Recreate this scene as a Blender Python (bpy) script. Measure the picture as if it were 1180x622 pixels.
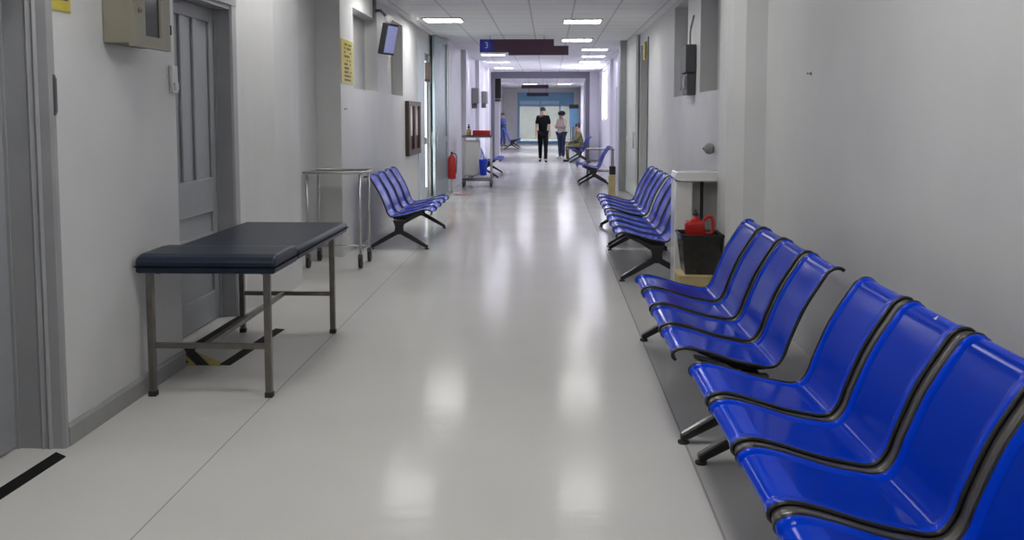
import bpy, bmesh, math, random
from mathutils import Vector, Matrix, Euler
random.seed(7)
for o in list(bpy.data.objects):
    bpy.data.objects.remove(o)
SC = bpy.context.scene
COL = SC.collection
PI = math.pi

# ------------------------------------------------------------------ camera, world, exposure
cam_data = bpy.data.cameras.new('camera')
cam = bpy.data.objects.new('camera', cam_data)
COL.objects.link(cam)
cam.location = (0, 0, 1.5)
cam.rotation_euler = (math.radians(90 - 4.75), 0, math.radians(2.272))
cam_data.sensor_width = 36
cam_data.lens = 36 * 1080 / 1180
cam_data.shift_y = -(311 - 222.74) / 1180
cam_data.clip_end = 200
SC.camera = cam
SC.view_settings.view_transform = 'Standard'
SC.view_settings.look = 'None'
SC.view_settings.gamma = 1
SC.view_settings.use_curve_mapping = False
SC.view_settings.exposure = 0.72
world = bpy.data.worlds.new('world')
SC.world = world
world.use_nodes = True
world.node_tree.nodes['Background'].inputs[0].default_value = (0.75, 0.82, 1, 1)
world.node_tree.nodes['Background'].inputs[1].default_value = 0.15
# lamp strengths (emission of the ceiling diffusers) along the corridor: (x, y, strength)
WHITE, COOL = (1.0, 0.99, 0.97), (0.87, 0.86, 1.0)
LAMPS = [(-1.63, -3.4, 8, 0), (0.38, -3.4, 10, 0), (-1.63, 0.1, 9, 0), (0.38, 0.1, 15, 0),
         (-1.63, 3.6, 9, 0), (0.38, 3.6, 14, 0), (-1.63, 7.15, 8.5, 0), (0.38, 7.15, 10, 0),
         (-1.66, 10.75, 11, 0), (0.40, 10.75, 11, 0), (-1.63, 14.5, 14, 0), (0.51, 14.8, 14, 0), (0.53, 18.4, 12, 0),
         (1.0, 21.0, 9, 1), (-1.36, 22.75, 9, 1), (1.08, 23.4, 9, 1), (-1.4, 25.9, 9, 1), (1.1, 25.9, 9, 1),
         (-1.4, 29.0, 9, 1), (1.1, 29.0, 9, 1), (-0.9, 36.0, 36, 1), (0.7, 36.0, 36, 1), (-0.9, 44.0, 42, 1), (0.7, 44.0, 42, 1),
         (-0.9, 53.0, 55, 0), (0.7, 53.0, 55, 0), (-0.9, 57.0, 55, 0), (0.7, 57.0, 55, 0)]  # last four: unseen lamps added behind the end glass to brighten that room

# ------------------------------------------------------------------ materials
def mat(name, col, rough=0.5, metal=0.0, noise=0.0, nscale=8.0, bump=0.0, bscale=60.0, coat=0.0, emit=0.0, spec=0.5, alpha=1.0, trans=0.0):
    m = bpy.data.materials.new(name)
    m.use_nodes = True
    nt = m.node_tree
    b = nt.nodes['Principled BSDF']
    b.inputs['Base Color'].default_value = (*col, 1)
    b.inputs['Roughness'].default_value = rough
    b.inputs['Metallic'].default_value = metal
    b.inputs['Coat Weight'].default_value = coat
    b.inputs['Coat Roughness'].default_value = 0.08
    b.inputs['Specular IOR Level'].default_value = spec
    b.inputs['Transmission Weight'].default_value = trans
    if emit:
        b.inputs['Emission Color'].default_value = (*col, 1)
        b.inputs['Emission Strength'].default_value = emit
    tc = nt.nodes.new('ShaderNodeTexCoord')
    if noise:
        n = nt.nodes.new('ShaderNodeTexNoise')
        n.inputs['Scale'].default_value = nscale
        n.inputs['Detail'].default_value = 5
        nt.links.new(tc.outputs['Object'], n.inputs['Vector'])
        r = nt.nodes.new('ShaderNodeMapRange')
        r.inputs['From Min'].default_value = 0.3
        r.inputs['From Max'].default_value = 0.7
        r.inputs['To Min'].default_value = 1 - noise
        r.inputs['To Max'].default_value = 1 + noise
        nt.links.new(n.outputs['Fac'], r.inputs['Value'])
        mx = nt.nodes.new('ShaderNodeVectorMath')
        mx.operation = 'SCALE'
        mx.inputs[0].default_value = col
        nt.links.new(r.outputs['Result'], mx.inputs['Scale'])
        nt.links.new(mx.outputs['Vector'], b.inputs['Base Color'])
    if bump:
        n2 = nt.nodes.new('ShaderNodeTexNoise')
        n2.inputs['Scale'].default_value = bscale
        n2.inputs['Detail'].default_value = 3
        nt.links.new(tc.outputs['Object'], n2.inputs['Vector'])
        bp = nt.nodes.new('ShaderNodeBump')
        bp.inputs['Strength'].default_value = bump
        bp.inputs['Distance'].default_value = 0.01
        nt.links.new(n2.outputs['Fac'], bp.inputs['Height'])
        nt.links.new(bp.outputs['Normal'], b.inputs['Normal'])
    return m

M_wall = mat('wall_paint', (0.62, 0.62, 0.615), 0.45, noise=0.035, nscale=2.2, bump=0.06, bscale=25)
M_wall_far = mat('wall_cool_light_tint', (0.78, 0.765, 0.83), 0.4, noise=0.03, nscale=2.0)  # brighter and lilac: the cool far light is put into the wall colour
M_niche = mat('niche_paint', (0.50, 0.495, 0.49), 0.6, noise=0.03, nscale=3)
M_trim = mat('skirting_grey', (0.30, 0.30, 0.295), 0.4, noise=0.06, nscale=6)
M_door = mat('door_grey_paint', (0.33, 0.34, 0.36), 0.38, noise=0.05, nscale=5)
M_jamb = mat('door_frame_grey_paint', (0.33, 0.335, 0.345), 0.4, noise=0.05, nscale=5)
M_blue = mat('seat_blue_lacquer', (0.0, 0.042, 0.60), 0.11, noise=0.04, nscale=12, spec=0.06)
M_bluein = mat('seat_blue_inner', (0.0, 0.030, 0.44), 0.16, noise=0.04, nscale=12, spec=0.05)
M_black = mat('black_rubber_trim', (0.012, 0.012, 0.013), 0.28)
M_iron = mat('black_cast_metal', (0.012, 0.012, 0.014), 0.35, coat=0.2)
M_spacer = mat('grey_metal_strip', (0.11, 0.103, 0.095), 0.3, metal=0.3)
M_vinyl = mat('navy_vinyl', (0.014, 0.022, 0.042), 0.36, noise=0.1, nscale=20, bump=0.05, bscale=120, spec=0.22)
M_steel = mat('dull_steel', (0.20, 0.185, 0.165), 0.33, metal=0.9, noise=0.15, nscale=15)
M_steel2 = mat('bright_steel', (0.55, 0.55, 0.54), 0.3, metal=0.9, noise=0.1, nscale=15)
M_rubber = mat('black_rubber', (0.02, 0.02, 0.02), 0.6)
M_beige = mat('beige_enamel', (0.225, 0.208, 0.160), 0.4, noise=0.04, nscale=6)
M_darkglass = mat('dark_glass', (0.045, 0.045, 0.055), 0.15)
M_yellow = mat('yellow_sign', (0.52, 0.43, 0.05), 0.4, noise=0.08, nscale=10)
M_yellow_tape = mat('yellow_tape', (0.42, 0.31, 0.05), 0.5, noise=0.15, nscale=14)
M_black_tape = mat('black_tape', (0.008, 0.008, 0.008), 0.7, noise=0.2, nscale=20, spec=0.15)
M_white_pl = mat('white_plastic', (0.62, 0.62, 0.60), 0.35)
M_ceramic = mat('white_ceramic', (0.72, 0.72, 0.70), 0.15, coat=0.4)
M_red = mat('red_plastic', (0.48, 0.012, 0.010), 0.25, coat=0.3)
M_red_dark = mat('red_enamel', (0.50, 0.02, 0.02), 0.3)
M_bin = mat('dark_bin_plastic', (0.018, 0.017, 0.013), 0.2, noise=0.4, nscale=6, bump=0.3, bscale=9)
M_board = mat('pale_plywood', (0.50, 0.40, 0.20), 0.6, noise=0.12, nscale=9)
M_brown = mat('dark_brown_wood', (0.075, 0.045, 0.032), 0.45, noise=0.2, nscale=10)
M_paper = mat('white_paper', (0.75, 0.74, 0.72), 0.7)
M_maroon = mat('maroon_sign', (0.075, 0.030, 0.060), 0.4, noise=0.08, nscale=4)
M_signblue = mat('blue_sign_square', (0.015, 0.02, 0.24), 0.35)
M_ink = mat('dark_ink', (0.03, 0.022, 0.05), 0.5)
M_faint = mat('faint_lettering', (0.05, 0.026, 0.075), 0.5)
M_scr = mat('lit_screen', (0.13, 0.14, 0.27), 0.3, emit=0.6)
M_alu = mat('teal_grey_aluminium', (0.40, 0.47, 0.49), 0.35, metal=0.3, noise=0.05)
M_aluside = mat('grey_aluminium', (0.30, 0.31, 0.315), 0.35, metal=0.2, noise=0.05)
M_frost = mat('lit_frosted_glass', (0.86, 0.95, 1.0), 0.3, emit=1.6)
M_alu_w = mat('white_aluminium', (0.70, 0.72, 0.70), 0.35)
M_darkgrey = mat('dark_grey_paint', (0.085, 0.09, 0.095), 0.5)
M_purple = mat('purple_grey_paint', (0.17, 0.16, 0.215), 0.4)
M_bluepanel = mat('blue_panel', (0.17, 0.38, 0.58), 0.3, noise=0.08, nscale=3)
M_bluelite = mat('pale_blue_band', (0.40, 0.58, 0.74), 0.3)
M_bucket = mat('blue_plastic', (0.01, 0.05, 0.60), 0.3)
M_skin = mat('skin', (0.42, 0.24, 0.17), 0.5)
M_lip = mat('lips', (0.28, 0.10, 0.09), 0.5)
M_blackcloth = mat('black_cloth', (0.004, 0.004, 0.005), 0.9, spec=0.1)
M_blackcloth2 = mat('black_trouser_cloth', (0.006, 0.006, 0.007), 0.9, spec=0.1)
M_jeans = mat('navy_denim', (0.02, 0.035, 0.085), 0.8)
M_disp = mat('dispenser_grey', (0.20, 0.195, 0.19), 0.4)
M_pane = mat('daylit_pane', (0.88, 0.88, 1.0), 0.3, emit=4.0)
M_palebl = mat('cool_light_blue', (0.60, 0.66, 0.72), 0.35)  # cool light on the wall put into this pale blue
M_cream = mat('cream_cloth', (0.55, 0.47, 0.42), 0.8)
M_olive = mat('olive_cloth', (0.13, 0.12, 0.045), 0.8, noise=0.3, nscale=20)
M_blueclo = mat('blue_cloth', (0.03, 0.055, 0.19), 0.8)
M_hair = mat('dark_hair', (0.012, 0.010, 0.010), 0.6)
M_cap = mat('dark_cap_cloth', (0.012, 0.014, 0.03), 0.8)
M_glass = mat('clear_glass', (0.85, 0.93, 0.95), 0.02, trans=1.0)
M_lens = [mat('lamp_diffuser_white_%d' % i, WHITE, 0.5, emit=1) for i in range(0)]
_lens = {}
def lens_mat(strength, cool):
    k = (strength, cool)
    if k not in _lens:
        _lens[k] = mat('lamp_diffuser', COOL if cool else WHITE, 0.5, emit=strength)
    return _lens[k]

def math_node(nt, op, a, b=None):
    n = nt.nodes.new('ShaderNodeMath'); n.operation = op
    for i, v in enumerate((a, b)):
        if v is None: continue
        if isinstance(v, (int, float)): n.inputs[i].default_value = v
        else: nt.links.new(v, n.inputs[i])
    return n.outputs[0]

def floor_material():
    m = bpy.data.materials.new('floor_vinyl'); m.use_nodes = True
    nt = m.node_tree; b = nt.nodes['Principled BSDF']
    tc = nt.nodes.new('ShaderNodeTexCoord')
    sp = nt.nodes.new('ShaderNodeSeparateXYZ'); nt.links.new(tc.outputs['Object'], sp.inputs[0])
    x, y = sp.outputs[0], sp.outputs[1]
    masks = []
    for x0, w in ((-1.48, .0035), (0.628, .005)):
        masks.append(math_node(nt, 'LESS_THAN', math_node(nt, 'ABSOLUTE', math_node(nt, 'SUBTRACT', x, x0)), w))
    line = math_node(nt, 'MAXIMUM', masks[0], masks[1])
    n = nt.nodes.new('ShaderNodeTexNoise'); n.inputs['Scale'].default_value = 1.6; n.inputs['Detail'].default_value = 6
    nt.links.new(tc.outputs['Object'], n.inputs['Vector'])
    n3 = nt.nodes.new('ShaderNodeTexNoise'); n3.inputs['Scale'].default_value = 160; n3.inputs['Detail'].default_value = 2
    nt.links.new(tc.outputs['Object'], n3.inputs['Vector'])
    v = math_node(nt, 'ADD', math_node(nt, 'MULTIPLY', n.outputs['Fac'], .10), math_node(nt, 'MULTIPLY', n3.outputs['Fac'], .05))
    v = math_node(nt, 'ADD', v, .925)
    v = math_node(nt, 'MULTIPLY', v, math_node(nt, 'SUBTRACT', 1.0, math_node(nt, 'MULTIPLY', line, .4)))
    # floor strip along the right wall darkened: mostly bench shade put into its colour
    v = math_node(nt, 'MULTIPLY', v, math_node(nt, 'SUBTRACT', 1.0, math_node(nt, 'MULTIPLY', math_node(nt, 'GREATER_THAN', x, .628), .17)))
    mx = nt.nodes.new('ShaderNodeVectorMath'); mx.operation = 'SCALE'; mx.inputs[0].default_value = (0.585, 0.575, 0.55)
    nt.links.new(v, mx.inputs['Scale']); nt.links.new(mx.outputs[0], b.inputs['Base Color'])
    rr = math_node(nt, 'ADD', math_node(nt, 'MULTIPLY', n.outputs['Fac'], .08), .105)
    nt.links.new(rr, b.inputs['Roughness'])
    n2 = nt.nodes.new('ShaderNodeTexNoise'); n2.inputs['Scale'].default_value = 5; n2.inputs['Detail'].default_value = 3
    mp = nt.nodes.new('ShaderNodeMapping'); mp.inputs['Scale'].default_value = (1, 2.5, 1)
    nt.links.new(tc.outputs['Object'], mp.inputs[0]); nt.links.new(mp.outputs[0], n2.inputs['Vector'])
    bp = nt.nodes.new('ShaderNodeBump'); bp.inputs['Strength'].default_value = .12; bp.inputs['Distance'].default_value = .01
    nt.links.new(n2.outputs['Fac'], bp.inputs['Height']); nt.links.new(bp.outputs[0], b.inputs['Normal'])
    b.inputs['Specular IOR Level'].default_value = .04
    return m

def ceiling_material():
    m = bpy.data.materials.new('ceiling_tiles'); m.use_nodes = True
    nt = m.node_tree; b = nt.nodes['Principled BSDF']
    tc = nt.nodes.new('ShaderNodeTexCoord')
    sp = nt.nodes.new('ShaderNodeSeparateXYZ'); nt.links.new(tc.outputs['Object'], sp.inputs[0])
    ms = []
    for o_, off in ((sp.outputs[0], 12.27), (sp.outputs[1], 12.0)):
        d = math_node(nt, 'ABSOLUTE', math_node(nt, 'SUBTRACT', math_node(nt, 'MODULO', math_node(nt, 'ADD', o_, off), .6), .3))
        ms.append(math_node(nt, 'GREATER_THAN', d, .288))
    line = math_node(nt, 'MAXIMUM', ms[0], ms[1])
    n = nt.nodes.new('ShaderNodeTexNoise'); n.inputs['Scale'].default_value = 3
    nt.links.new(tc.outputs['Object'], n.inputs['Vector'])
    v = math_node(nt, 'ADD', math_node(nt, 'MULTIPLY', n.outputs['Fac'], .08), .96)
    v = math_node(nt, 'MULTIPLY', v, math_node(nt, 'SUBTRACT', 1.0, math_node(nt, 'MULTIPLY', line, .35)))
    mx = nt.nodes.new('ShaderNodeVectorMath'); mx.operation = 'SCALE'; mx.inputs[0].default_value = (0.84, 0.84, 0.86)
    nt.links.new(v, mx.inputs['Scale']); nt.links.new(mx.outputs[0], b.inputs['Base Color'])
    b.inputs['Roughness'].default_value = .6
    return m
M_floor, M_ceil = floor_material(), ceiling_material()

# ------------------------------------------------------------------ mesh helpers
class MB:
    def __init__(s): s.bm = bmesh.new()
    def _faces(s, vs, fs, smooth=False, mi=0):
        bv = [s.bm.verts.new(v) for v in vs]
        for f in fs:
            try:
                fc = s.bm.faces.new([bv[i] for i in f]); fc.smooth = smooth; fc.material_index = mi
            except ValueError: pass
        return bv
    def box(s, a, b, bev=0.0, mi=0):
        x0, x1 = sorted((a[0], b[0])); y0, y1 = sorted((a[1], b[1])); z0, z1 = sorted((a[2], b[2]))
        vs = [(x, y, z) for z in (z0, z1) for y in (y0, y1) for x in (x0, x1)]
        bv = s._faces(vs, [(0, 2, 3, 1), (4, 5, 7, 6), (0, 1, 5, 4), (2, 6, 7, 3), (0, 4, 6, 2), (1, 3, 7, 5)], mi=mi)
        if bev:
            es = {e for v in bv for e in v.link_edges}
            r = bmesh.ops.bevel(s.bm, geom=list(es), offset=bev, segments=3, profile=.5, affect='EDGES')
            for f in r['faces']: f.smooth = True; f.material_index = mi
        return s
    def prism(s, pts, axis, a, b, mi=0):
        """extrude a closed 2D outline along axis x/y/z between a and b"""
        def p3(p, t):
            return {'x': (t, p[0], p[1]), 'y': (p[0], t, p[1]), 'z': (p[0], p[1], t)}[axis]
        n = len(pts)
        vs = [p3(p, a) for p in pts] + [p3(p, b) for p in pts]
        fs = [tuple(range(n - 1, -1, -1)), tuple(range(n, 2 * n))] + [(i, (i + 1) % n, n + (i + 1) % n, n + i) for i in range(n)]
        s._faces(vs, fs, mi=mi); return s
    def tube(s, pts, r, seg=10, mi=0, closed=False):
        P = [Vector(p) for p in pts]; n = len(P); rings = []
        rr = r if isinstance(r, (list, tuple)) else [r] * n
        up = None
        for i in range(n):
            t = (P[min(i + 1, n - 1)] - P[max(i - 1, 0)])
            if closed: t = P[(i + 1) % n] - P[i - 1]
            t.normalize()
            if up is None:
                up = t.orthogonal().normalized()
            up = (up - t * up.dot(t))
            if up.length < 1e-5: up = t.orthogonal()
            up.normalize(); w = t.cross(up)
            rings.append([s.bm.verts.new(P[i] + (up * math.cos(2 * PI * k / seg) + w * math.sin(2 * PI * k / seg)) * rr[i]) for k in range(seg)])
        m = n if closed else n - 1
        for i in range(m):
            A, B = rings[i], rings[(i + 1) % n]
            for k in range(seg):
                f = s.bm.faces.new((A[k], A[(k + 1) % seg], B[(k + 1) % seg], B[k])); f.smooth = True; f.material_index = mi
        if not closed:
            for R_, rev in ((rings[0], True), (rings[-1], False)):
                f = s.bm.faces.new(R_[::-1] if rev else R_); f.material_index = mi
        return s
    def cyl(s, c, r, h, axis='z', seg=20, r2=None, mi=0):
        r2 = r if r2 is None else r2
        d = {'x': Vector((1, 0, 0)), 'y': Vector((0, 1, 0)), 'z': Vector((0, 0, 1))}[axis]
        c = Vector(c); s.tube([c, c + d * h], [r, r2], seg, mi); return s
    def lathe(s, c, prof, seg=24, mi=0):
        """prof: (radius, z) list about vertical axis at c"""
        rings = []
        for r, z in prof:
            rings.append([s.bm.verts.new((c[0] + r * math.cos(2 * PI * k / seg), c[1] + r * math.sin(2 * PI * k / seg), c[2] + z)) for k in range(seg)])
        for A, B in zip(rings, rings[1:]):
            for k in range(seg):
                f = s.bm.faces.new((A[k], A[(k + 1) % seg], B[(k + 1) % seg], B[k])); f.smooth = True; f.material_index = mi
        f = s.bm.faces.new(rings[0][::-1]); f.material_index = mi
        f = s.bm.faces.new(rings[-1]); f.material_index = mi
        return s
    def ball(s, c, r, sc=(1, 1, 1), mi=0):
        res = bmesh.ops.create_uvsphere(s.bm, u_segments=16, v_segments=10, radius=r)
        for v in res['verts']:
            v.co = Vector((v.co.x * sc[0] + c[0], v.co.y * sc[1] + c[1], v.co.z * sc[2] + c[2]))
            for f in v.link_faces: f.smooth = True; f.material_index = mi
        return s
    def build(s, name, mats, parent=None, shift=True, bevel=0.0):
        bmesh.ops.recalc_face_normals(s.bm, faces=s.bm.faces[:])
        if parent is not None and shift:
            top = parent
            while top.parent: top = top.parent
            off = top.get('_o') or (0, 0, 0)
            bmesh.ops.translate(s.bm, verts=s.bm.verts[:], vec=-Vector(off))
        me = bpy.data.meshes.new(name); s.bm.to_mesh(me); s.bm.free()
        for m in (mats if isinstance(mats, (list, tuple)) else [mats]): me.materials.append(m)
        o = bpy.data.objects.new(name, me); COL.objects.link(o)
        if parent is not None: o.parent = parent
        if bevel:
            md = o.modifiers.new('bevel', 'BEVEL'); md.width = bevel; md.segments = 2; md.limit_method = 'ANGLE'; md.angle_limit = math.radians(40)
        return o

def tag(o, label, cat, group=None):
    o['label'] = label; o['category'] = cat
    if group: o['group'] = group
    return o
def thing(name, label, cat, loc=(0, 0, 0), rz=0, group=None):
    o = bpy.data.objects.new(name, None); COL.objects.link(o)
    o.location = loc; o.rotation_euler = (0, 0, rz); o['_o'] = tuple(loc)
    o.empty_display_size = .1
    return tag(o, label, cat, group)
def struct_empty(name):
    o = bpy.data.objects.new(name, None); COL.objects.link(o); o['kind'] = 'structure'; return o
def struct(name, mb, m, bevel=0.0):
    o = mb.build(name, m, None, bevel=bevel); o['kind'] = 'structure'; return o
def copy_tree(o, parent=None):
    c = o.copy(); COL.objects.link(c)
    if parent is not None: c.parent = parent
    for ch in list(o.children): copy_tree(ch, c)
    return c
def smooth_path(pts, n=6):
    P = [Vector(p) for p in pts]; out = []
    for i in range(len(P) - 1):
        p0, p1, p2, p3 = P[max(i - 1, 0)], P[i], P[i + 1], P[min(i + 2, len(P) - 1)]
        for k in range(n):
            t = k / n
            out.append(.5 * ((2 * p1) + (-p0 + p2) * t + (2 * p0 - 5 * p1 + 4 * p2 - p3) * t * t + (-p0 + 3 * p1 - 3 * p2 + p3) * t ** 3))
    out.append(P[-1]); return out

# ------------------------------------------------------------------ the setting
ZC = 2.97
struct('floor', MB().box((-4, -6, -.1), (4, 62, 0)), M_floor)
struct('ceiling', MB().box((-4, -6, ZC), (4, 62, ZC + .1)), M_ceil)
struct('wall_back', MB().box((-4, -6.2, 0), (4, -6, ZC)), M_wall)

def wall_run(mb, x, sgn, y0, y1, niches=(), th=.35):
    """wall whose face is at x and that thickens away from the corridor (sgn -1 left, +1 right); niches (y0, y1, z0, z1, depth)"""
    cur = y0
    for (a, b, z0, z1, d) in niches:
        if a > cur: mb.box((x, cur, 0), (x + sgn * th, a, ZC))
        if z0 > 0: mb.box((x, a, 0), (x + sgn * th, b, z0))
        if z1 < ZC: mb.box((x, a, z1), (x + sgn * th, b, ZC))
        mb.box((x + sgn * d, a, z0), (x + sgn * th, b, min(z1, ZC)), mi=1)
        cur = b
    if y1 > cur: mb.box((x, cur, 0), (x + sgn * th, y1, ZC))

# left wall
XL = -2.19
wl = MB()
wall_run(wl, XL, -1, -6, 2.95)
wl.box((XL, 2.95, 2.25), (XL - .35, 4.05, ZC))            # above door 1
wl.box((XL, 4.05, 0), (XL - .45, 5.44, ZC))
wl.box((-2.33, 5.44, 2.40), (-2.65, 6.88, ZC))            # above door 2
wl.box((-2.33, 6.88, 0), (-2.65, 7.08, ZC))
wl.prism([(-2.65, 7.08), (-2.33, 7.08), (-2.30, 7.20), (-2.235, 7.42), (-2.21, 7.50), (-2.205, 7.95), (-2.218, 8.16), (-2.245, 8.38), (-2.65, 8.38)], 'z', 0, ZC)
wl.box((-2.45, 8.38, 0), (-2.65, 9.82, ZC))
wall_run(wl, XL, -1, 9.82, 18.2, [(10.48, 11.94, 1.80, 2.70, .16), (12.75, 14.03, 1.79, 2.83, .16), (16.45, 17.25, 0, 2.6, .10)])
struct('wall_left', wl, [M_wall, M_niche])
# right wall
XR = 1.63
wr = MB()
wall_run(wr, XR, 1, -6, 7.2)
wr.prism([(1.98, 7.15), (1.63, 7.15), (1.49, 7.24), (1.43, 7.42), (1.412, 7.55), (1.412, 7.75), (1.432, 8.02), (1.98, 8.02)], 'z', 0, ZC)
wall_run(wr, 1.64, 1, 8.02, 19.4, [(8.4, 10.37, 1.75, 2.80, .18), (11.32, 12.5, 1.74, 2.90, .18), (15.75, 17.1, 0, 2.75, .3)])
struct('wall_right', wr, [M_wall, M_niche])
# far walls of the cooler-lit stretch
fl = MB()
wall_run(fl, -1.98, -1, 18.45, 32.0, [(25.9, 26.5, 1.9, 2.7, .12)], th=.6)
for y in (21.2, 25.2, 29.0): fl.box((-1.98, y, 0), (-1.88, y + .45, ZC))
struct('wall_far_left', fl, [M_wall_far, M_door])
fr = MB()
wall_run(fr, 1.67, 1, 19.4, 32.0, [(22.6, 23.6, 0, 2.2, .12), (27.3, 29.9, 1.35, 2.9, .12)], th=.6)
for y in (21.9, 24.9): fr.box((1.67, y, 0), (1.60, y + .45, ZC))
fr.box((1.36, 31.97, 0), (1.99, 32.28, ZC))
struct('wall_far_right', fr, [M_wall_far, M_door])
fe = MB()
wall_run(fe, -2.5, -1, 32.0, 50.2); wall_run(fe, 1.62, 1, 32.0, 50.2)
fe.box((-2.5, 33.6, 0), (-1.78, 34.1, 2.97))
for y in (37.5, 41.5, 45.5): fe.box((1.62, y, 0), (1.52, y + .4, ZC))
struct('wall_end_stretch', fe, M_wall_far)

# skirtings
sk = MB()
for x, a, b in ((XL, -6, 2.95), (XL, 4.072, 5.44)):
    sk.prism([(x, 0), (x + .018, 0), (x + .018, .085), (x + .008, .10), (x, .10)], 'y', a, b)
struct('baseboard_left', sk, M_trim)

# near left door (recessed in a deep moulded frame)
d1 = struct_empty('door_1')
f = MB()
f.prism([(-2.185, 4.05), (-2.182, 4.070), (-2.176, 4.070), (-2.176, 4.046), (-2.19, 4.040), (-2.235, 4.040), (-2.245, 4.028), (-2.26, 4.040), (-2.275, 4.028), (-2.29, 4.04), (-2.385, 4.04), (-2.385, 4.03), (-2.42, 4.03), (-2.42, 4.05)][::-1], 'z', 0, 2.25)
f.box((-2.42, 2.95, 2.2), (-2.19, 4.05, 2.25))
f.box((-2.42, 2.95, 0), (-2.19, 2.99, 2.25))
f.build('frame', M_jamb, d1)
lf = MB()
lf.box((-2.45, 2.99, .01), (-2.40, 4.03, 2.2))
for (y0, y1, z0, z1) in ((3.12, 3.88, .16, .78), (3.12, 3.88, 1.0, 2.05)):
    for a, b in (((y0, z0), (y1, z0 + .03)), ((y0, z1 - .03), (y1, z1)), ((y0, z0), (y0 + .03, z1)), ((y1 - .03, z0), (y1, z1))):
        lf.box((-2.40, a[0], a[1]), (-2.385, b[0], b[1]), bev=.004)
lf.build('leaf', M_door, d1)
st = MB(); st.prism([(-2.174, 1.50), (-2.185, 1.50), (-2.185, 1.68), (-2.174, 1.68), (-2.166, 1.66), (-2.166, 1.52)], 'y', 4.052, 4.068)
st.build('hinge', M_darkgrey, d1)

# second left door, set back
d2 = struct_empty('door_2')
f = MB()
f.prism([(-2.50, 6.83), (-2.48, 6.83), (-2.48, 6.81), (-2.44, 6.81), (-2.44, 6.83), (-2.335, 6.83), (-2.32, 6.84), (-2.32, 6.93), (-2.33, 6.93), (-2.33, 6.88), (-2.50, 6.88)], 'z', 0, 2.4)
f.box((-2.5, 5.44, 2.27), (-2.335, 6.88, 2.40))
f.box((-2.335, 5.44, 2.30), (-2.315, 6.93, 2.36)); f.box((-2.335, 5.44, 2.36), (-2.29, 6.95, 2.40), bev=.006)
f.box((-2.5, 5.44, 0), (-2.40, 5.68, 2.27))
f.build('frame', M_jamb, d2)
lf = MB()
xb, xf = -2.505, -2.475
lf.box((xb, 5.68, .01), (xf, 6.83, 2.27))
# stiles and rails standing proud of recessed panels
X2 = -2.455
for (y0, y1, z0, z1) in ((5.68, 5.80, .01, 2.27), (6.74, 6.83, .01, 2.27), (6.20, 6.29, 1.05, 2.17), (5.80, 6.74, 2.17, 2.27), (5.80, 6.74, .80, 1.05), (5.80, 6.74, .58, .66), (5.80, 6.74, .01, .22), (6.43, 6.49, 1.05, 2.17)):
    lf.box((xf, y0, z0), (X2, y1, z1))
lf.build('leaf', M_door, d2, bevel=.006)

# fire-door portal between the two stretches
ps = MB()
ps.box((-2.54, 18.2, 0), (-1.99, 18.45, ZC)); struct('trim_1', ps, M_alu)
ps = MB(); ps.box((1.395, 18.7, 0), (1.99, 19.0, ZC)); struct('trim_3', ps, M_aluside)
def door_leaf(name, hinge, free, z1, m, opaque=True):
    root = struct_empty(name)
    h, fr_ = Vector((*hinge, 0)), Vector((*free, 0)); d = (fr_ - h); L = d.length; d.normalize(); nrm = Vector((-d.y, d.x, 0))
    def seg(mb, a, b, z0, z1_, t=.022):
        p = [h + d * a + nrm * t, h + d * b + nrm * t, h + d * b - nrm * t, h + d * a - nrm * t]
        mb.prism([(q.x, q.y) for q in p], 'z', z0, z1_)
    mb = MB(); seg(mb, 0, .09, .01, z1); seg(mb, L - .09, L, .01, z1); seg(mb, .09, L - .09, .01, .3); seg(mb, .09, L - .09, z1 - .1, z1); seg(mb, .09, L - .09, 1.0, 1.1)
    mb.build('stile_frame', m, root)
    g = MB(); seg(g, .09, L - .09, .3, 1.0, .005); seg(g, .09, L - .09, 1.1, z1 - .1, .005); g.build('glass_panel', m if opaque else M_glass, root)
    hb = MB(); q = h + d * (L - .06)
    for s in (-1, 1): hb.tube([q + nrm * s * .05 + Vector((0, 0, .9)), q + nrm * s * .05 + Vector((0, 0, 1.2))], .012)
    hb.build('pull_handle', M_steel2, root)
    return root
door_leaf('door_3', (-1.98, 18.17), (-2.12, 17.2), 2.955, M_alu)
door_leaf('door_4', (1.545, 18.68), (1.595, 17.25), 2.955, M_alu_w)
# dark shaft door on the right wall, white panel door on the left
d5 = struct_empty('door_5'); MB().box((1.90, 15.76, 0.01), (1.93, 17.09, 2.74)).build('leaf', M_darkgrey, d5)
MB().box((1.625, 15.70, 0), (1.66, 15.78, 2.8)).build('frame', M_darkgrey, d5)
MB().box((1.615, 16.15, 2.45), (1.65, 16.4, 2.75)).build('sign_plate', M_yellow, d5)
d6 = struct_empty('door_6')
lf = MB(); lf.box((-2.28, 16.46, .01), (-2.24, 16.56, 2.58)); lf.box((-2.28, 17.14, .01), (-2.24, 17.24, 2.58)); lf.box((-2.28, 16.56, .01), (-2.24, 17.14, .2)); lf.box((-2.28, 16.56, 2.48), (-2.24, 17.14, 2.58)); lf.box((-2.28, 16.56, 1.0), (-2.24, 17.14, 1.08))
lf.build('leaf', M_alu_w, d6)
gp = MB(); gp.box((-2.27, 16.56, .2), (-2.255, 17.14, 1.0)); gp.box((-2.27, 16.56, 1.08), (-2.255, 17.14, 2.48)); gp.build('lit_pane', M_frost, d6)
c = MB(); c.box((-2.24, 16.9, 2.10), (-2.14, 17.0, 2.45)); c.tube([(-2.18, 16.95, 2.15), (-2.13, 16.7, 2.12), (-2.22, 16.5, 2.12)], .015); c.build('door_closer', M_brown, d6)

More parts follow.
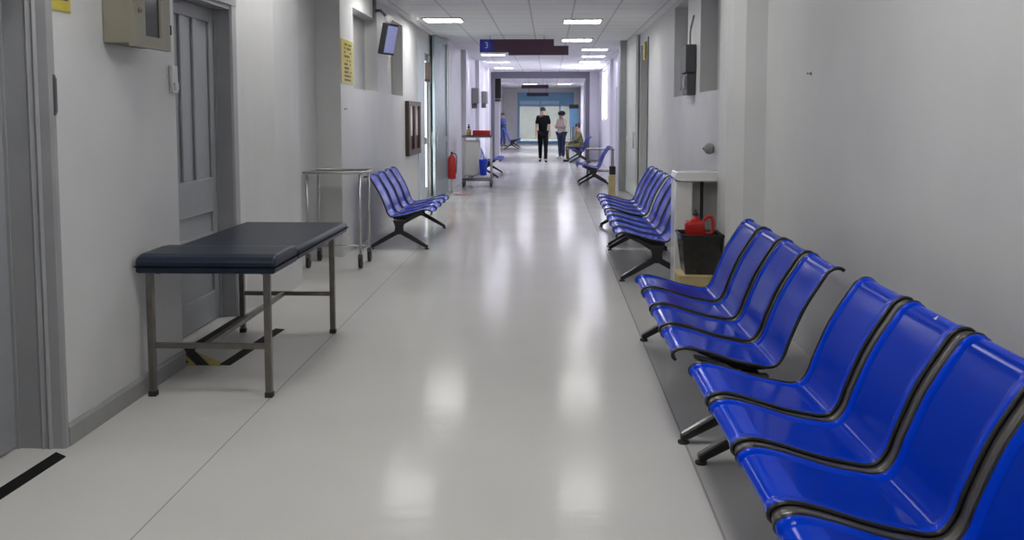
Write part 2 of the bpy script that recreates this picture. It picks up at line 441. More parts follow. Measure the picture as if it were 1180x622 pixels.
d7 = struct_empty('bluish_lit_panel')  # added leaf for a brighter bluish wall stretch, cool light put in its colour
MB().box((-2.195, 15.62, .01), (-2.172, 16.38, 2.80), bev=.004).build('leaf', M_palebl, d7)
MB().box((-2.172, 16.28, 1.0), (-2.14, 16.32, 1.12), bev=.006).build('handle', M_steel2, d7)
# second portal with its beam
p2 = MB()
p2.box((-1.99, 31.95, 0), (-1.87, 32.3, ZC)); p2.box((1.23, 31.95, 0), (1.36, 32.3, ZC)); p2.box((-1.87, 31.95, 2.76), (1.23, 32.3, ZC))
struct('trim_2', p2, M_purple)

for nm, x, sg, a, b, z0, z1 in (('window_2', 1.67, 1, 27.3, 29.9, 1.35, 2.9), ('window_3', -1.98, -1, 25.9, 26.5, 1.9, 2.7)):
    w_ = struct_empty(nm)
    MB().box((x + sg * .09, a, z0), (x + sg * .115, b, z1)).build('pane', M_pane, w_)
    f = MB()
    for p, q in (((a, z0), (a + .05, z1)), ((b - .05, z0), (b, z1)), ((a, z0), (b, z0 + .05)), ((a, z1 - .05), (b, z1)), (((a + b) / 2 - .02, z0), ((a + b) / 2 + .02, z1))):
        f.box((x + sg * .05, p[0], p[1]), (x + sg * .088, q[0], q[1]))
    f.build('frame', M_alu_w, w_)

# glazed end screen
en = struct_empty('window_1')
f = MB()
for x0, x1 in ((-1.70, -1.58), (-.50, -.44), (.52, .60), (1.20, 1.30)): f.box((x0, 50, 0), (x1, 50.1, 2.7))
f.box((-1.7, 50, 2.62), (1.3, 50.1, 2.72)); f.box((-1.7, 50, 1.98), (1.3, 50.1, 2.08)); f.box((-1.58, 50, 0), (1.2, 50.1, .15))
f.build('frame', M_bluepanel, en)
MB().box((-1.58, 50.03, 2.27), (.52, 50.07, 2.62)).build('blue_panel', M_bluepanel, en)
MB().box((.60, 50.03, 2.08), (1.2, 50.07, 2.62)).build('blue_panel', M_bluepanel, en)
MB().box((-1.58, 50.03, 2.08), (.52, 50.07, 2.27)).build('pale_band', M_bluelite, en)
g = MB(); g.box((-1.58, 50.04, .15), (-.5, 50.05, 1.98)); g.box((-.44, 50.04, .15), (.52, 50.05, 1.98)); g.box((.6, 50.04, .15), (1.2, 50.05, 1.98)); g.build('glass_panel', M_glass, en)
we = MB(); we.box((-3, 50, 0), (-1.7, 50.2, ZC)); we.box((1.3, 50, 0), (3, 50.2, ZC)); we.box((-1.7, 50, 2.72), (1.3, 50.2, ZC)); we.box((-4, 61, 0), (4, 61.2, ZC)); we.box((-3.2, 50.2, 0), (-3, 61, ZC)); we.box((3, 50.2, 0), (3.2, 61, ZC))
struct('wall_end', we, M_wall)

# ------------------------------------------------------------------ ceiling lights
def ceiling_light(i, x, y, strength, cool, first):
    nm = ['near the camera end', ][0]
    row = 'left' if x < 0 else 'right'
    t = thing('ceiling_light', '', 'ceiling light', (x, y, ZC), 0, 'recessed square ceiling lights along the corridor')
    fr_ = MB(); s = .30
    for a, b in (((-s, -s), (s, -s + .02)), ((-s, s - .02), (s, s)), ((-s, -s + .02), (-s + .02, s - .02)), ((s - .02, -s + .02), (s, s - .02))):
        fr_.box((a[0], a[1], -.022), (b[0], b[1], -.0))
    fr_.build('frame', M_white_pl, t, shift=False)
    MB().box((-.28, -.28, -.012), (.28, .28, -.002)).build('diffuser', lens_mat(strength, cool), t, shift=False)
    lv = MB()
    for k in (-.14, 0, .14): lv.box((k - .004, -.28, -.022), (k + .004, .28, -.012))
    lv.box((-.28, -.004, -.022), (.28, .004, -.012))
    lv.build('louver', M_white_pl, t, shift=False)
    return t
ordn = ['nearest', 'second', 'third', 'fourth', 'fifth', 'sixth']
vis_l = [(14.5, 'lone ceiling light on the left, ahead of the small wall television'), (22.75, 'first ceiling light on the left beyond the maroon sign'), (25.9, 'second ceiling light on the left beyond the maroon sign'), (29.0, 'third ceiling light on the left, just before the purple beam')]
vis_r = [(14.8, 'nearest visible ceiling light on the right side of the tiled ceiling'), (18.4, 'ceiling light just right of the maroon hanging sign'), (21.0, 'first ceiling light on the right past the maroon sign'), (23.4, 'second ceiling light on the right past the maroon sign'), (25.9, 'third ceiling light on the right past the maroon sign'), (29.0, 'fourth ceiling light on the right, just before the purple beam')]
for i, (x, y, s, cl) in enumerate(LAMPS):
    t = ceiling_light(i, x, y, s, cl, None)
    lab = None
    for yy, L in (vis_l if x < 0 else vis_r):
        if abs(yy - y) < .05: lab = L
    if lab is None:
        if y > 32: lab = 'ceiling light beyond the purple beam, %s, %s' % ('left' if x < 0 else 'right', 'nearer the beam' if y < 40 else 'nearer the blue glazed end' if y < 50 else 'added unseen just behind the end glass' if y < 55 else 'added unseen far behind the end glass')
        else: lab = 'ceiling light overhead in the %s row, %s' % ('left' if x < 0 else 'right', {-3.4: 'behind the camera by the back wall', .1: 'right above the camera', 3.6: 'above the first grey door', 7.15: 'above the second grey door', 10.75: 'above the blue benches mid corridor'}[y])
    t['label'] = lab

# ------------------------------------------------------------------ beam benches with blue seats
PROF = [(.018, .386), (.003, .402), (.006, .424), (.030, .441), (.072, .446), (.15, .430), (.29, .388), (.40, .367), (.438, .363), (.474, .374), (.505, .418), (.530, .490), (.590, .632), (.672, .768), (.700, .804), (.728, .818), (.752, .817), (.768, .807)]
PP = [Vector((p.x, 0, p.y)) for p in smooth_path([(a, b, 0) for a, b in PROF], 5)]
NN = []
for i in range(len(PP)):
    t = PP[min(i + 1, len(PP) - 1)] - PP[max(i - 1, 0)]; t.normalize(); NN.append(Vector((-t.z, 0, t.x)))
def sweep_strip(cols, thick, inner=None):
    """surface swept along the seat profile: cols = [(y, offset along normal)]"""
    mb = MB(); n = len(PP)
    top = [[mb.bm.verts.new(PP[i] + NN[i] * d + Vector((0, y, 0))) for i in range(n)] for y, d in cols]
    bot = [[mb.bm.verts.new(PP[i] + NN[i] * (d - thick) + Vector((0, y, 0))) for i in range(n)] for y, d in cols]
    LAST = [None]
    def q(a, b, c, d):
        f = mb.bm.faces.new((a, b, c, d)); f.smooth = True; LAST[0] = f
    for k in range(len(cols) - 1):
        for i in range(n - 1):
            q(top[k][i], top[k][i + 1], top[k + 1][i + 1], top[k + 1][i])
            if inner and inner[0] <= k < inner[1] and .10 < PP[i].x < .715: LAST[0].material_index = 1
            q(bot[k][i + 1], bot[k][i], bot[k + 1][i], bot[k + 1][i + 1])
        q(top[k][0], top[k + 1][0], bot[k + 1][0], bot[k][0]); q(top[k + 1][-1], top[k][-1], bot[k][-1], bot[k + 1][-1])
    for i in range(n - 1):
        q(top[0][i + 1], top[0][i], bot[0][i], bot[0][i + 1]); q(top[-1][i], top[-1][i + 1], bot[-1][i + 1], bot[-1][i])
    return mb
PITCH = .51
def make_bench(nseat, label, group='blue beam benches along the corridor walls'):
    """local frame: x from the front edge to the back, y along the bench starting at 0"""
    t = thing('beam_bench', label, 'bench', (0, 0, 0), 0, group)
    w = .212
    seat_me = trim_me = None
    for k in range(nseat):
        yc = PITCH * (k + .5)
        if seat_me is None:
            cols = [(-w, 0), (-w + .006, .001), (-w + .036, .001), (-w + .044, -.004), (-w + .06, -.0045), (w - .06, -.0045), (w - .044, -.004), (w - .036, .001), (w - .006, .001), (w, 0)]
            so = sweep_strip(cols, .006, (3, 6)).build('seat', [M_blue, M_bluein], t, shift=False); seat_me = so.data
            trims = []
            for sd in (-1, 1):
                tm = MB(); tm.tube([p + Vector((0, sd * (w + .004), 0)) - n * .003 for p, n in zip(PP, NN)], .0085, 8)
                trims.append(tm.build('edge_trim', M_black, so, shift=False).data)
        else:
            so = bpy.data.objects.new('seat', seat_me); COL.objects.link(so); so.parent = t
            for me_ in trims:
                to = bpy.data.objects.new('edge_trim', me_); COL.objects.link(to); to.parent = so
        so.location = (0, yc, 0)
    for k in range(1, nseat):
        o = sweep_strip([(-.036, -.008), (0, -.003), (.036, -.008)], .006).build('joint_strip', M_spacer, t, shift=False)
        o.location = (0, PITCH * k, 0)
    L = PITCH * nseat
    MB().box((.33, .02, .275), (.41, L - .02, .325), bev=.006).build('beam', M_iron, t, shift=False)
    for k in range(nseat):
        br = MB(); y0 = PITCH * (k + .5)
        for sd in (-1, 1):
            y = y0 + sd * .12
            br.prism([(.30, .325), (.44, .325), (.455, .340), (.28, .374), (.14, .410), (.13, .402), (.26, .35)], 'y', y - .012, y + .012)
        br.box((.34, y0 - .125, .326), (.40, y0 + .125, .336))
        br.build('seat_bracket', M_iron, t, shift=False)
    for y in (.035, L - .035):
        lg = MB()
        th = .028
        # hub block rising to the beam, splayed arms down to the feet, forward and rear arms under the seat
        lg.prism([(.30, .33), (.44, .33), (.415, .25), (.425, .20), (.37, .165), (.315, .20), (.325, .25)], 'y', y - th, y + th)
        lg.prism([(.10, .415), (.20, .392), (.35, .315), (.33, .275), (.22, .345), (.10, .400)], 'y', y - .018, y + .018)
        lg.prism([(.345, .225), (.365, .175), (.20, .085), (.075, .018), (.045, .018), (.045, .045), (.19, .135)], 'y', y - .022, y + .022)
        lg.prism([(.395, .225), (.375, .175), (.54, .085), (.665, .018), (.695, .018), (.695, .045), (.55, .135)], 'y', y - .022, y + .022)
        lo = lg.build('leg', M_iron, t, shift=False, bevel=.008)
        for x in (.06, .68):
            ft = MB(); ft.lathe((x, y, 0), [(.024, 0), (.026, .003), (.026, .012), (.009, .016), (.009, .034)], 14); ft.build('foot_pad', M_rubber, lo, shift=False)
    return t
b4 = make_bench(4, 'blue four-seat beam bench cut off by the picture edge, under the bare wall')
b4.location = (.600, 1.965, 0)
def place_bench(src, loc, rz, label):
    o = copy_tree(src); o.location = loc; o.rotation_euler = (0, 0, rz); o['label'] = label; return o
place_bench(b4, (.560, 4.19, 0), -.008, 'blue four-seat beam bench whose far seat stands beside the dark bin')
place_bench(b4, (.605, 8.42, 0), -.008, 'blue beam bench partly hidden by the white basin pedestal')
place_bench(b4, (.63, 10.66, 0), -.008, 'blue beam bench continuing the row beyond the bench behind the basin')
place_bench(b4, (-1.335, 12.42, 0), PI + .012, 'blue four-seat beam bench beside the bare steel trolley, below the television')
place_bench(b4, (-1.18, 24.5, 0), PI, 'blue beam bench half hidden behind the trolley with the red tray')
place_bench(b4, (.60, 29.6, 0), 0, 'blue beam bench far right where a person in olive sits')
place_bench(b4, (-1.30, 43.6, 0), PI, 'small distant bench on the far left beyond the purple portal')
ps_ = MB(); ps_.prism([(-.022, -.007), (-.004, -.012), (.022, .002), (.006, .011)], 'z', 0, .0015)
ps_o = ps_.build('paper_scrap', M_paper); tag(ps_o, 'tiny white scrap stuck on the top curve of a near blue backrest', 'scrap')
ps_o.location = (.60 + .712, 3.20, .8035); ps_o.rotation_euler = (0, -.85, PI * .0)
b2 = make_bench(2, 'two-seat blue bench standing in front of the small steel table')
b2.location = (.60, 20.2, 0)

# ------------------------------------------------------------------ examination couch
t = thing('examination_couch', 'navy vinyl examination couch on four steel legs in front of the recessed grey door', 'examination couch', (-1.8, 5.6, 0))
def cushion(x0, x1, y0, y1, z0, z1, r=.025, crown=0.0):
    mb = MB(); mb.box((x0, y0, z0), (x1, y1, z1), bev=r); return mb
cushion(-2.165, -1.425, 5.23, 6.55, .675, .748).build('mattress', M_vinyl, t)
hd = MB(); hd.prism([(4.77, .675), (5.225, .675), (5.225, .752), (5.20, .768), (5.10, .775), (4.84, .772), (4.785, .758), (4.77, .735)], 'x', -2.165, -1.425)
hd.build('headrest', M_vinyl, t, bevel=.014)
sm = MB(); sm.tube([(-2.167, 4.768, .712), (-1.423, 4.768, .712)], .004); sm.tube([(-1.423, 4.768, .712), (-1.423, 6.55, .712)], .004); sm.build('piping', M_blackcloth, t)
LX, LY = (-2.12, -1.49), (4.85, 6.33)
for x in LX:
    for y in LY:
        lo = MB().box((x - .018, y - .018, .012), (x + .018, y + .018, .675), bev=.005).build('leg', M_steel, t)
        MB().box((x - .021, y - .021, 0), (x + .021, y + .021, .03), bev=.004).build('foot_cap', M_rubber, lo)
for y in LY: MB().box((LX[0] + .018, y - .012, .262), (LX[1] - .018, y + .012, .29)).build('crossbar', M_steel, t)
MB().box((-1.845, LY[0] + .012, .262), (-1.815, LY[1] - .012, .288)).build('stretcher', M_steel, t)
fm = MB()
for x in (LX[0] + .03, LX[1] - .03): fm.box((x - .012, LY[0] + .03, .655), (x + .012, LY[1] - .03, .675))
for y in (LY[0] + .1, LY[1] - .03): fm.box((LX[0] + .018, y - .012, .655), (LX[1] - .018, y + .012, .675))
fm.build('top_frame', M_steel, t)

# ------------------------------------------------------------------ left wall fittings
t = thing('electrical_cabinet', 'beige metal electrical cabinet with dark window hung high above the couch', 'cabinet', (XL, 4.77, 1.85))
MB().box((XL + .003, 4.56, 1.855), (-2.055, 4.985, 2.45), bev=.004).build('body', M_beige, t)
dr = MB()
dr.box((-2.055, 4.55, 1.84), (-2.03, 4.69, 2.46)); dr.box((-2.055, 4.88, 1.84), (-2.03, 5.0, 2.46)); dr.box((-2.055, 4.69, 1.84), (-2.03, 4.88, 1.90)); dr.box((-2.055, 4.69, 2.36), (-2.03, 4.88, 2.46))
do = dr.build('door', M_beige, t)
MB().box((-2.052, 4.69, 1.90), (-2.040, 4.88, 2.36)).build('window', M_darkglass, do)
k = MB(); k.cyl((-2.03, 4.62, 2.02), .014, .012, 'x'); k.cyl((-2.018, 4.62, 2.02), .005, .006, 'x', 8); k.build('lock', M_steel, do)
h = MB(); h.cyl((-2.035, 5.005, 1.93), .009, .05); h.build('hinge', M_rubber, do)
t = thing('light_switch', 'white tall switch plate on the wall beside the recessed grey door', 'switch', (XL, 5.40, 1.70))
MB().box((XL + .002, 5.35, 1.63), (XL + .022, 5.432, 1.785), bev=.004).build('plate', M_white_pl, t)
MB().box((XL + .022, 5.365, 1.645), (XL + .034, 5.415, 1.69), bev=.003).build('rocker', M_white_pl, t)
t = thing('hazard_sign', 'small yellow warning sign with black mark, beside the beige electrical cabinet', 'sign', (XL, 4.19, 1.97))
MB().box((XL + .001, 4.095, 1.965), (XL + .005, 4.25, 2.17)).build('plate', M_yellow, t)
mk = MB(); mk.prism([(4.150, 2.015), (4.225, 2.015), (4.1875, 2.10)], 'x', XL + .005, XL + .0065); mk.build('symbol', M_ink, t)

tp = MB().prism([(-2.235, 2.95), (-2.165, 2.95), (-2.125, 3.94), (-2.195, 3.99)], 'z', .0005, .004).build('floor_tape', M_black_tape)
tag(tp, 'black tape strip on floor across the nearest left doorway', 'tape')
t = thing('hazard_tape', 'black and yellow tape border on floor under the examination couch', 'tape', (-2.1, 6.1, 0))
MB().prism([(-2.345, 5.72), (-2.27, 5.72), (-2.25, 6.92), (-2.325, 6.90)], 'z', .0005, .004).build('black_strip', M_black_tape, t)
MB().prism([(-1.985, 5.47), (-1.915, 5.47), (-1.855, 6.42), (-1.925, 6.44)], 'z', .0005, .004).build('black_strip', M_black_tape, t)
hy = MB()
hy.prism([(-2.185, 5.46), (-1.975, 5.46), (-1.975, 5.52), (-2.33, 5.86), (-2.33, 5.66)], 'z', .0005, .003); hy.build('yellow_strip', M_yellow_tape, t)
hb = MB(); hb.prism([(-2.32, 5.76), (-2.26, 5.80), (-2.04, 5.46), (-2.12, 5.46)], 'z', .003, .0045); hb.build('black_stripe', M_black_tape, t)
hb = MB(); hb.prism([(-2.31, 5.62), (-2.29, 5.67), (-2.19, 5.52), (-2.19, 5.46)], 'z', .003, .0045); hb.build('black_stripe', M_black_tape, t)

t = thing('notice_sign', 'tall narrow yellow notice with dark lettering above the steel trolley', 'sign', (XL, 10.14, 1.84))
MB().box((XL + .001, 9.84, 1.84), (XL + .006, 10.43, 2.31)).build('plate', M_yellow, t)
mk = MB()
rnd = random.Random(3)
z = 2.27
while z > 1.89:
    y = 10.00
    while y < 10.30:
        wd = rnd.uniform(.015, .05)
        if rnd.random() < .8: mk.box((XL + .006, y, z), (XL + .0075, y + wd, z - .022))
        y += wd + .02
    z -= .042
mk.build('lettering', M_ink, t)

t = thing('television', 'small black wall television on a bracket above the left bench', 'television', (-2.0, 11.6, 2.43))
M = Matrix.Translation((-1.955, 11.6, 2.43)) @ Euler((math.radians(12), 0, math.radians(70))).to_matrix().to_4x4()
def xf(mb, M): bmesh.ops.transform(mb.bm, matrix=M, verts=mb.bm.verts[:]); return mb
xf(MB().box((-.14, .0, -.19), (.14, .075, .19), bev=.012), M).build('housing', M_rubber, t)
xf(MB().box((-.118, -.004, -.165), (.118, .001, .165)), M).build('screen', M_scr, t)
ba = MB(); ba.tube([(-2.185, 11.75, 2.80), (-2.10, 11.72, 2.80), (-2.00, 11.66, 2.70), (-1.99, 11.64, 2.5)], .018); ba.box((-2.187, 11.68, 2.70), (-2.17, 11.82, 2.93)); ba.build('bracket', M_darkgrey, t)
cp = MB().ball((-1.985, 11.62, 2.68), .045, (1, 1, 1.3)).build('bracket_cap', M_white_pl, t)

t = thing('notice_board', 'dark brown framed notice board with white papers behind the trolley-side bench', 'notice board', (XL, 14.9, .88))
fb = MB(); y0, y1, z0, z1 = 14.22, 15.55, .88, 1.72
for a, b in (((y0, z0), (y1, z0 + .09)), ((y0, z1 - .07), (y1, z1)), ((y0, z0 + .09), (y0 + .16, z1 - .07)), ((y1 - .14, z0 + .09), (y1, z1 - .07)), ((14.82, z0 + .09), (14.98, z1 - .07))):
    fb.box((XL + .002, a[0], a[1]), (XL + .06, b[0], b[1]))
fb.build('frame', M_brown, t)
MB().box((XL + .002, y0 + .16, z0 + .09), (XL + .02, y1 - .14, z0 + .30)).build('cork_panel', M_brown, t)
for a, b in ((14.38, 14.82), (14.98, 15.41)): MB().box((XL + .002, a, z0 + .30), (XL + .024, b, z1 - .07)).build('paper', M_paper, t)

# ------------------------------------------------------------------ steel trolley in the left recess
def caster(mb_w, mb_f, x, y, r=.055):
    mb_w.cyl((x - .014, y + .015, r), r, .028, 'x', 18)
    mb_f.box((x - .022, y - .005, r * 1.2), (x + .022, y + .035, r * 2 + .03))
t = thing('steel_trolley', 'bare steel trolley on black casters in the recess behind the couch', 'trolley', (-2.1, 9.3, 0))
x0, x1, y0, y1 = -2.40, -1.82, 9.04, 9.56
tr = MB(); tr.box((x0, y0, .925), (x1, y1, .935))
tr.tube([(x0, y0, .945), (x1, y0, .945), (x1, y1, .945), (x0, y1, .945)], .010, 8, closed=True)
tr.build('top_tray', M_steel2, t)
for x in (x0 + .03, x1 - .03):
    for y in (y0 + .03, y1 - .03):
        lo = MB().tube([(x, y, .115), (x, y, .93)], .0125).build('leg', M_steel2, t)
        w_, f_ = MB(), MB(); caster(w_, f_, x, y - .015); f_.build('caster_fork', M_steel, lo); w_.build('wheel', M_rubber, lo)
rl = MB()
for x in (x0 + .03, x1 - .03): rl.tube([(x, y0 + .03, .16), (x, y1 - .03, .16)], .009)
for y in (y1 - .03,): rl.tube([(x0 + .03, y, .16), (x1 - .03, y, .16)], .009)
rl.build('lower_rail', M_steel2, t)

# ------------------------------------------------------------------ right side: basin, bin, jug, wall phone
t = thing('wash_basin', 'white wash basin on a tall white pedestal just behind the dark bin', 'basin', (1.35, 8.2, 0))
bs = MB(); bs.prism([(1.075, .965), (1.09, 1.01), (1.10, 1.018), (1.60, 1.018), (1.60, 1.045), (1.635, 1.045), (1.635, .935), (1.14, .935), (1.10, .945)], 'y', 8.06, 8.38)
bs.build('bowl', M_ceramic, t, bevel=.008)
MB().box((1.085, 8.10, .0), (1.235, 8.36, .935), bev=.012).build('pedestal', M_ceramic, t)
MB().box((1.235, 8.32, .12), (1.63, 8.36, .935)).build('back_panel', M_ceramic, t)
pp = MB(); pp.tube(smooth_path([(1.33, 8.2, .935), (1.33, 8.2, .8), (1.33, 8.2, .5), (1.33, 8.22, .12), (1.42, 8.25, .05), (1.62, 8.28, .05)], 5), .015); pp.build('drain_hose', M_rubber, t)
fc = MB(); fc.tube(smooth_path([(1.61, 8.22, 1.04), (1.61, 8.22, 1.11), (1.54, 8.22, 1.13), (1.50, 8.22, 1.10)], 5), .011); fc.build('faucet', M_steel2, t)
fx = thing('wall_valve', 'small round grey valve cover on the wall above the basin', 'valve', (1.63, 9.42, 1.17))
MB().lathe((0, 0, 0), [(.02, 0), (.045, .012), (.058, .04), (.05, .075), (.025, .095), (.004, .098)]).build('cover', M_trim, fx, shift=False)
MB().lathe((0, 0, .096), [(.004, 0), (.012, 0), (.012, .014), (.004, .016)], 10).build('knob', M_steel, fx, shift=False)
fx.rotation_euler = (0, -PI / 2, 0); fx.location = (1.64, 9.42, 1.17)

t = thing('wooden_box', 'pale plywood box on the floor under the dark bin', 'box', (1.23, 7.72, 0))
bd = MB(); bd.box((1.06, 7.56, .0), (1.40, 7.58, .19)); bd.box((1.06, 7.86, .0), (1.40, 7.88, .19)); bd.box((1.06, 7.58, .0), (1.08, 7.86, .19)); bd.box((1.38, 7.58, .0), (1.40, 7.86, .19)); bd.build('sides', M_board, t)
MB().box((1.05, 7.55, .19), (1.41, 7.89, .21), bev=.003).build('lid', M_board, t)
cx, cy = 1.238, 7.72
t = thing('waste_bin', 'dark square plastic waste bin on a plywood box by the basin', 'bin', (cx, cy, .21))
def frustum(mb, c, w0, w1, z0, z1):
    vs = []
    for w, z in ((w0, z0), (w1, z1)):
        vs += [(c[0] - w, c[1] - w, z), (c[0] + w, c[1] - w, z), (c[0] + w, c[1] + w, z), (c[0] - w, c[1] + w, z)]
    return mb._faces(vs, [(0, 1, 5, 4), (1, 2, 6, 5), (2, 3, 7, 6), (3, 0, 4, 7)])
bn = MB()
b_o = frustum(bn, (cx, cy), .13, .168, .211, .535)
b_i = frustum(bn, (cx, cy), .123, .158, .225, .535)
bn.bm.faces.new([b_o[0], b_o[3], b_o[2], b_o[1]]); bn.bm.faces.new(b_i[0:4])
for k in range(4): bn.bm.faces.new([b_o[4 + k], b_o[4 + (k + 1) % 4], b_i[4 + (k + 1) % 4], b_i[4 + k]])
bn.build('body', M_bin, t, bevel=.012)
rm = MB(); w = .171
rm.tube([(cx - w, cy - w, .533), (cx + w, cy - w, .533), (cx + w, cy + w, .533), (cx - w, cy + w, .533)], .010, 8, closed=True); rm.build('rim', M_bin, t)
MB().box((cx - .150, cy - .150, .50), (cx + .150, cy + .150, .515)).build('bin_lid', M_bin, t)
jx, jz = 1.205, .516
t = thing('red_jug', 'red plastic jug with black cap sitting on the dark bin', 'jug', (jx, cy, jz))
jb = MB(); jb.box((jx - .085, cy - .06, jz), (jx + .075, cy + .06, jz + .125), bev=.028); jb.lathe((jx, cy, jz + .115), [(.045, 0), (.032, .028), (.020, .040), (.020, .052)], 16); jb.build('body', M_red, t)
MB().lathe((jx, cy, jz + .165), [(.024, 0), (.024, .02), (.011, .028), (.011, .045), (.005, .05)], 14).build('cap', M_rubber, t)
MB().tube(smooth_path([(jx + .06, cy, jz + .115), (jx + .10, cy, jz + .155), (jx + .135, cy, jz + .145), (jx + .145, cy, jz + .08), (jx + .13, cy, jz + .02), (jx + .07, cy, jz + .022)], 6), .014, 10).build('handle', M_red, t)

t = thing('wall_box', 'dark grey metal box with cable on the wall between two niches', 'junction box', (1.6, 11.0, 1.73))
MB().box((1.52, 10.62, 1.98), (1.637, 10.98, 2.29), bev=.008).build('upper_case', M_darkgrey, t)
MB().box((1.54, 10.64, 1.73), (1.637, 11.0, 1.97), bev=.008).build('lower_case', M_darkgrey, t)
MB().box((1.55, 11.05, 1.80), (1.637, 11.28, 2.24), bev=.006).build('side_case', M_darkgrey, t)
MB().tube(smooth_path([(1.60, 10.85, 2.29), (1.60, 10.85, 2.45), (1.61, 10.78, 2.55), (1.62, 10.74, 2.62)], 6), .012).build('cable', M_trim, t)
hs = MB(); hs.tube(smooth_path([(1.53, 10.70, 1.80), (1.515, 10.69, 1.86), (1.525, 10.68, 1.95)], 5), .016); hs.build('handset', M_white_pl, t)

tag(MB().box((1.618, 3.0, 2.0), (1.628, 3.11, 2.2)).build('yellow_placard', M_yellow), 'tiny yellow placard high on the right wall at frame edge', 'sign')
tag(MB().lathe((0, 0, 0), [(.010, 0), (.012, .006), (.004, .010), (.004, .022), (.009, .026), (.001, .03)], 10).build('wall_hook', M_trim), 'tiny grey hook on the bare wall above the nearest benches', 'hook', 'tiny grey wall hooks')
hk = bpy.data.objects['wall_hook']; hk.location = (1.63, 5.95, 1.76); hk.rotation_euler = (0, -PI / 2, 0)
h2 = hk.copy(); COL.objects.link(h2); h2.location = (XL, 10.0, 1.57); h2.rotation_euler = (0, PI / 2, 0); h2['label'] = 'tiny grey hook on left wall below the tall yellow notice'

# ------------------------------------------------------------------ hanging signs
def text_mesh(name, s, size, m, parent, loc):
    cu = bpy.data.curves.new(name, 'FONT'); cu.body = s; cu.size = size; cu.extrude = .001; cu.align_x = 'CENTER'; cu.align_y = 'CENTER'
    tmp = bpy.data.objects.new(name, cu); COL.objects.link(tmp)
    dg = bpy.context.evaluated_depsgraph_get(); me = bpy.data.meshes.new_from_object(tmp.evaluated_get(dg))
    bpy.data.objects.remove(tmp)
    me.materials.clear(); me.materials.append(m)
    o = bpy.data.objects.new(name, me); COL.objects.link(o); o.parent = parent; o.location = loc; o.rotation_euler = (PI / 2, 0, 0)
    return o
t = thing('hanging_sign', 'long maroon two-tier hanging sign with blue square numbered 3', 'sign', (-.47, 17.5, 2.6))
MB().box((-1.29, 17.5, 2.665), (.08, 17.54, 2.905)).build('upper_panel', M_maroon, t)
MB().box((-.76, 17.545, 2.615), (.35, 17.58, 2.785)).build('lower_panel', M_maroon, t)
MB().box((-1.292, 17.485, 2.672), (-1.04, 17.499, 2.903)).build('number_square', M_signblue, t)
M_signblue2 = mat('blue_sign_disc', (0.03, 0.03, 0.42), 0.35)
MB().cyl((-1.165, 17.478, 2.79), .098, .007, 'y', 28).build('disc', M_signblue2, t)
text_mesh('numeral', '3', .16, M_white_pl, t, (-1.165 + .47, -.024, .19))
mk = MB(); rnd = random.Random(5)
for z, xa, xb in ((2.80, -.95, -.02),):
    x = xa
    while x < xb:
        wd = rnd.uniform(.03, .06)
        if rnd.random() < .82:
            mk.box((x, 17.497, z - .03), (x + .012, 17.5, z + .03)); mk.box((x, 17.497, z + .018), (x + wd, 17.5, z + .03))
            if rnd.random() < .5: mk.box((x + wd - .01, 17.497, z - .03), (x + wd, 17.5, z + .03))
        x += wd + .02
mk.build('lettering', M_faint, t)
for x in (-1.1, -.1): MB().cyl((x, 17.52, 2.9), .006, .07, 'z', 8).build('hanger_rod', M_steel, t)
for (x0, x1, z0, z1, y, L) in ((-1.24, -.04, 2.70, 2.86, 42, 'distant small maroon sign hanging beyond the purple beam, upper one'), (-1.01, -.04, 2.36, 2.51, 42.2, 'distant dark sign hanging just below the small maroon one')):
    t = thing('hanging_sign', L, 'sign', (x0, y, z0), 0, 'distant hanging signs')
    MB().box((x0, y, z0), (x1, y + .05, z1)).build('panel', M_maroon if z0 > 2.5 else M_ink, t)
    for x in (x0 + .1, x1 - .1): MB().cyl((x, y + .08 if z0 < 2.5 else y + .025, z1 - .02), .01, ZC - z1 + .02, 'z', 8).build('hanger_rod', M_steel, t)
t = thing('wall_monitor', 'tall black box hung high on white pier past the purple portal', 'monitor', (-1.9, 33.5, 2.0))
MB().box((-2.02, 33.35, 2.10), (-1.72, 33.55, 2.86), bev=.02).build('case', M_rubber, t)
MB().box((-1.98, 33.34, 1.99), (-1.74, 33.56, 2.08), bev=.01).build('tray', M_darkgrey, t)
MB().box((-1.95, 33.55, 2.4), (-1.85, 33.6, 2.6)).build('bracket', M_steel, t)

# ------------------------------------------------------------------ extinguisher, far trolley and things on it
t = thing('fire_extinguisher', 'red fire extinguisher on a white floor stand before the utility trolley', 'fire extinguisher', (-1.87, 17.95, 0))
c0 = (-1.87, 17.95, .28)
MB().lathe(c0, [(.03, 0), (.075, .008), (.08, .03), (.08, .38), (.06, .43), (.028, .46), (.028, .475)]).build('cylinder', M_red_dark, t)
v = MB(); v.cyl((-1.87, 17.95, .752), .018, .05); v.box((-1.885, 17.86, .79), (-1.855, 17.97, .805)); v.build('valve_handle', M_rubber, t)
v = MB(); v.tube(smooth_path([(-1.85, 17.93, .78), (-1.78, 17.91, .74), (-1.775, 17.9, .55), (-1.785, 17.9, .4)], 5), .009); v.build('hose', M_rubber, t)
v = MB(); v.cyl((-1.87, 17.95, .01), .02, .268); v.build('stand_post', M_white_pl, t)
MB().box((-2.0, 17.82, 0), (-1.74, 18.08, .012)).build('stand_base', M_white_pl, t)
tag(MB().prism([(-1.78, 17.55), (-1.55, 17.75), (-1.53, 17.85), (-1.72, 17.80)], 'z', .0005, .006).build('floor_sticker', M_red_dark), 'red floor sticker beside the extinguisher stand', 'sticker')

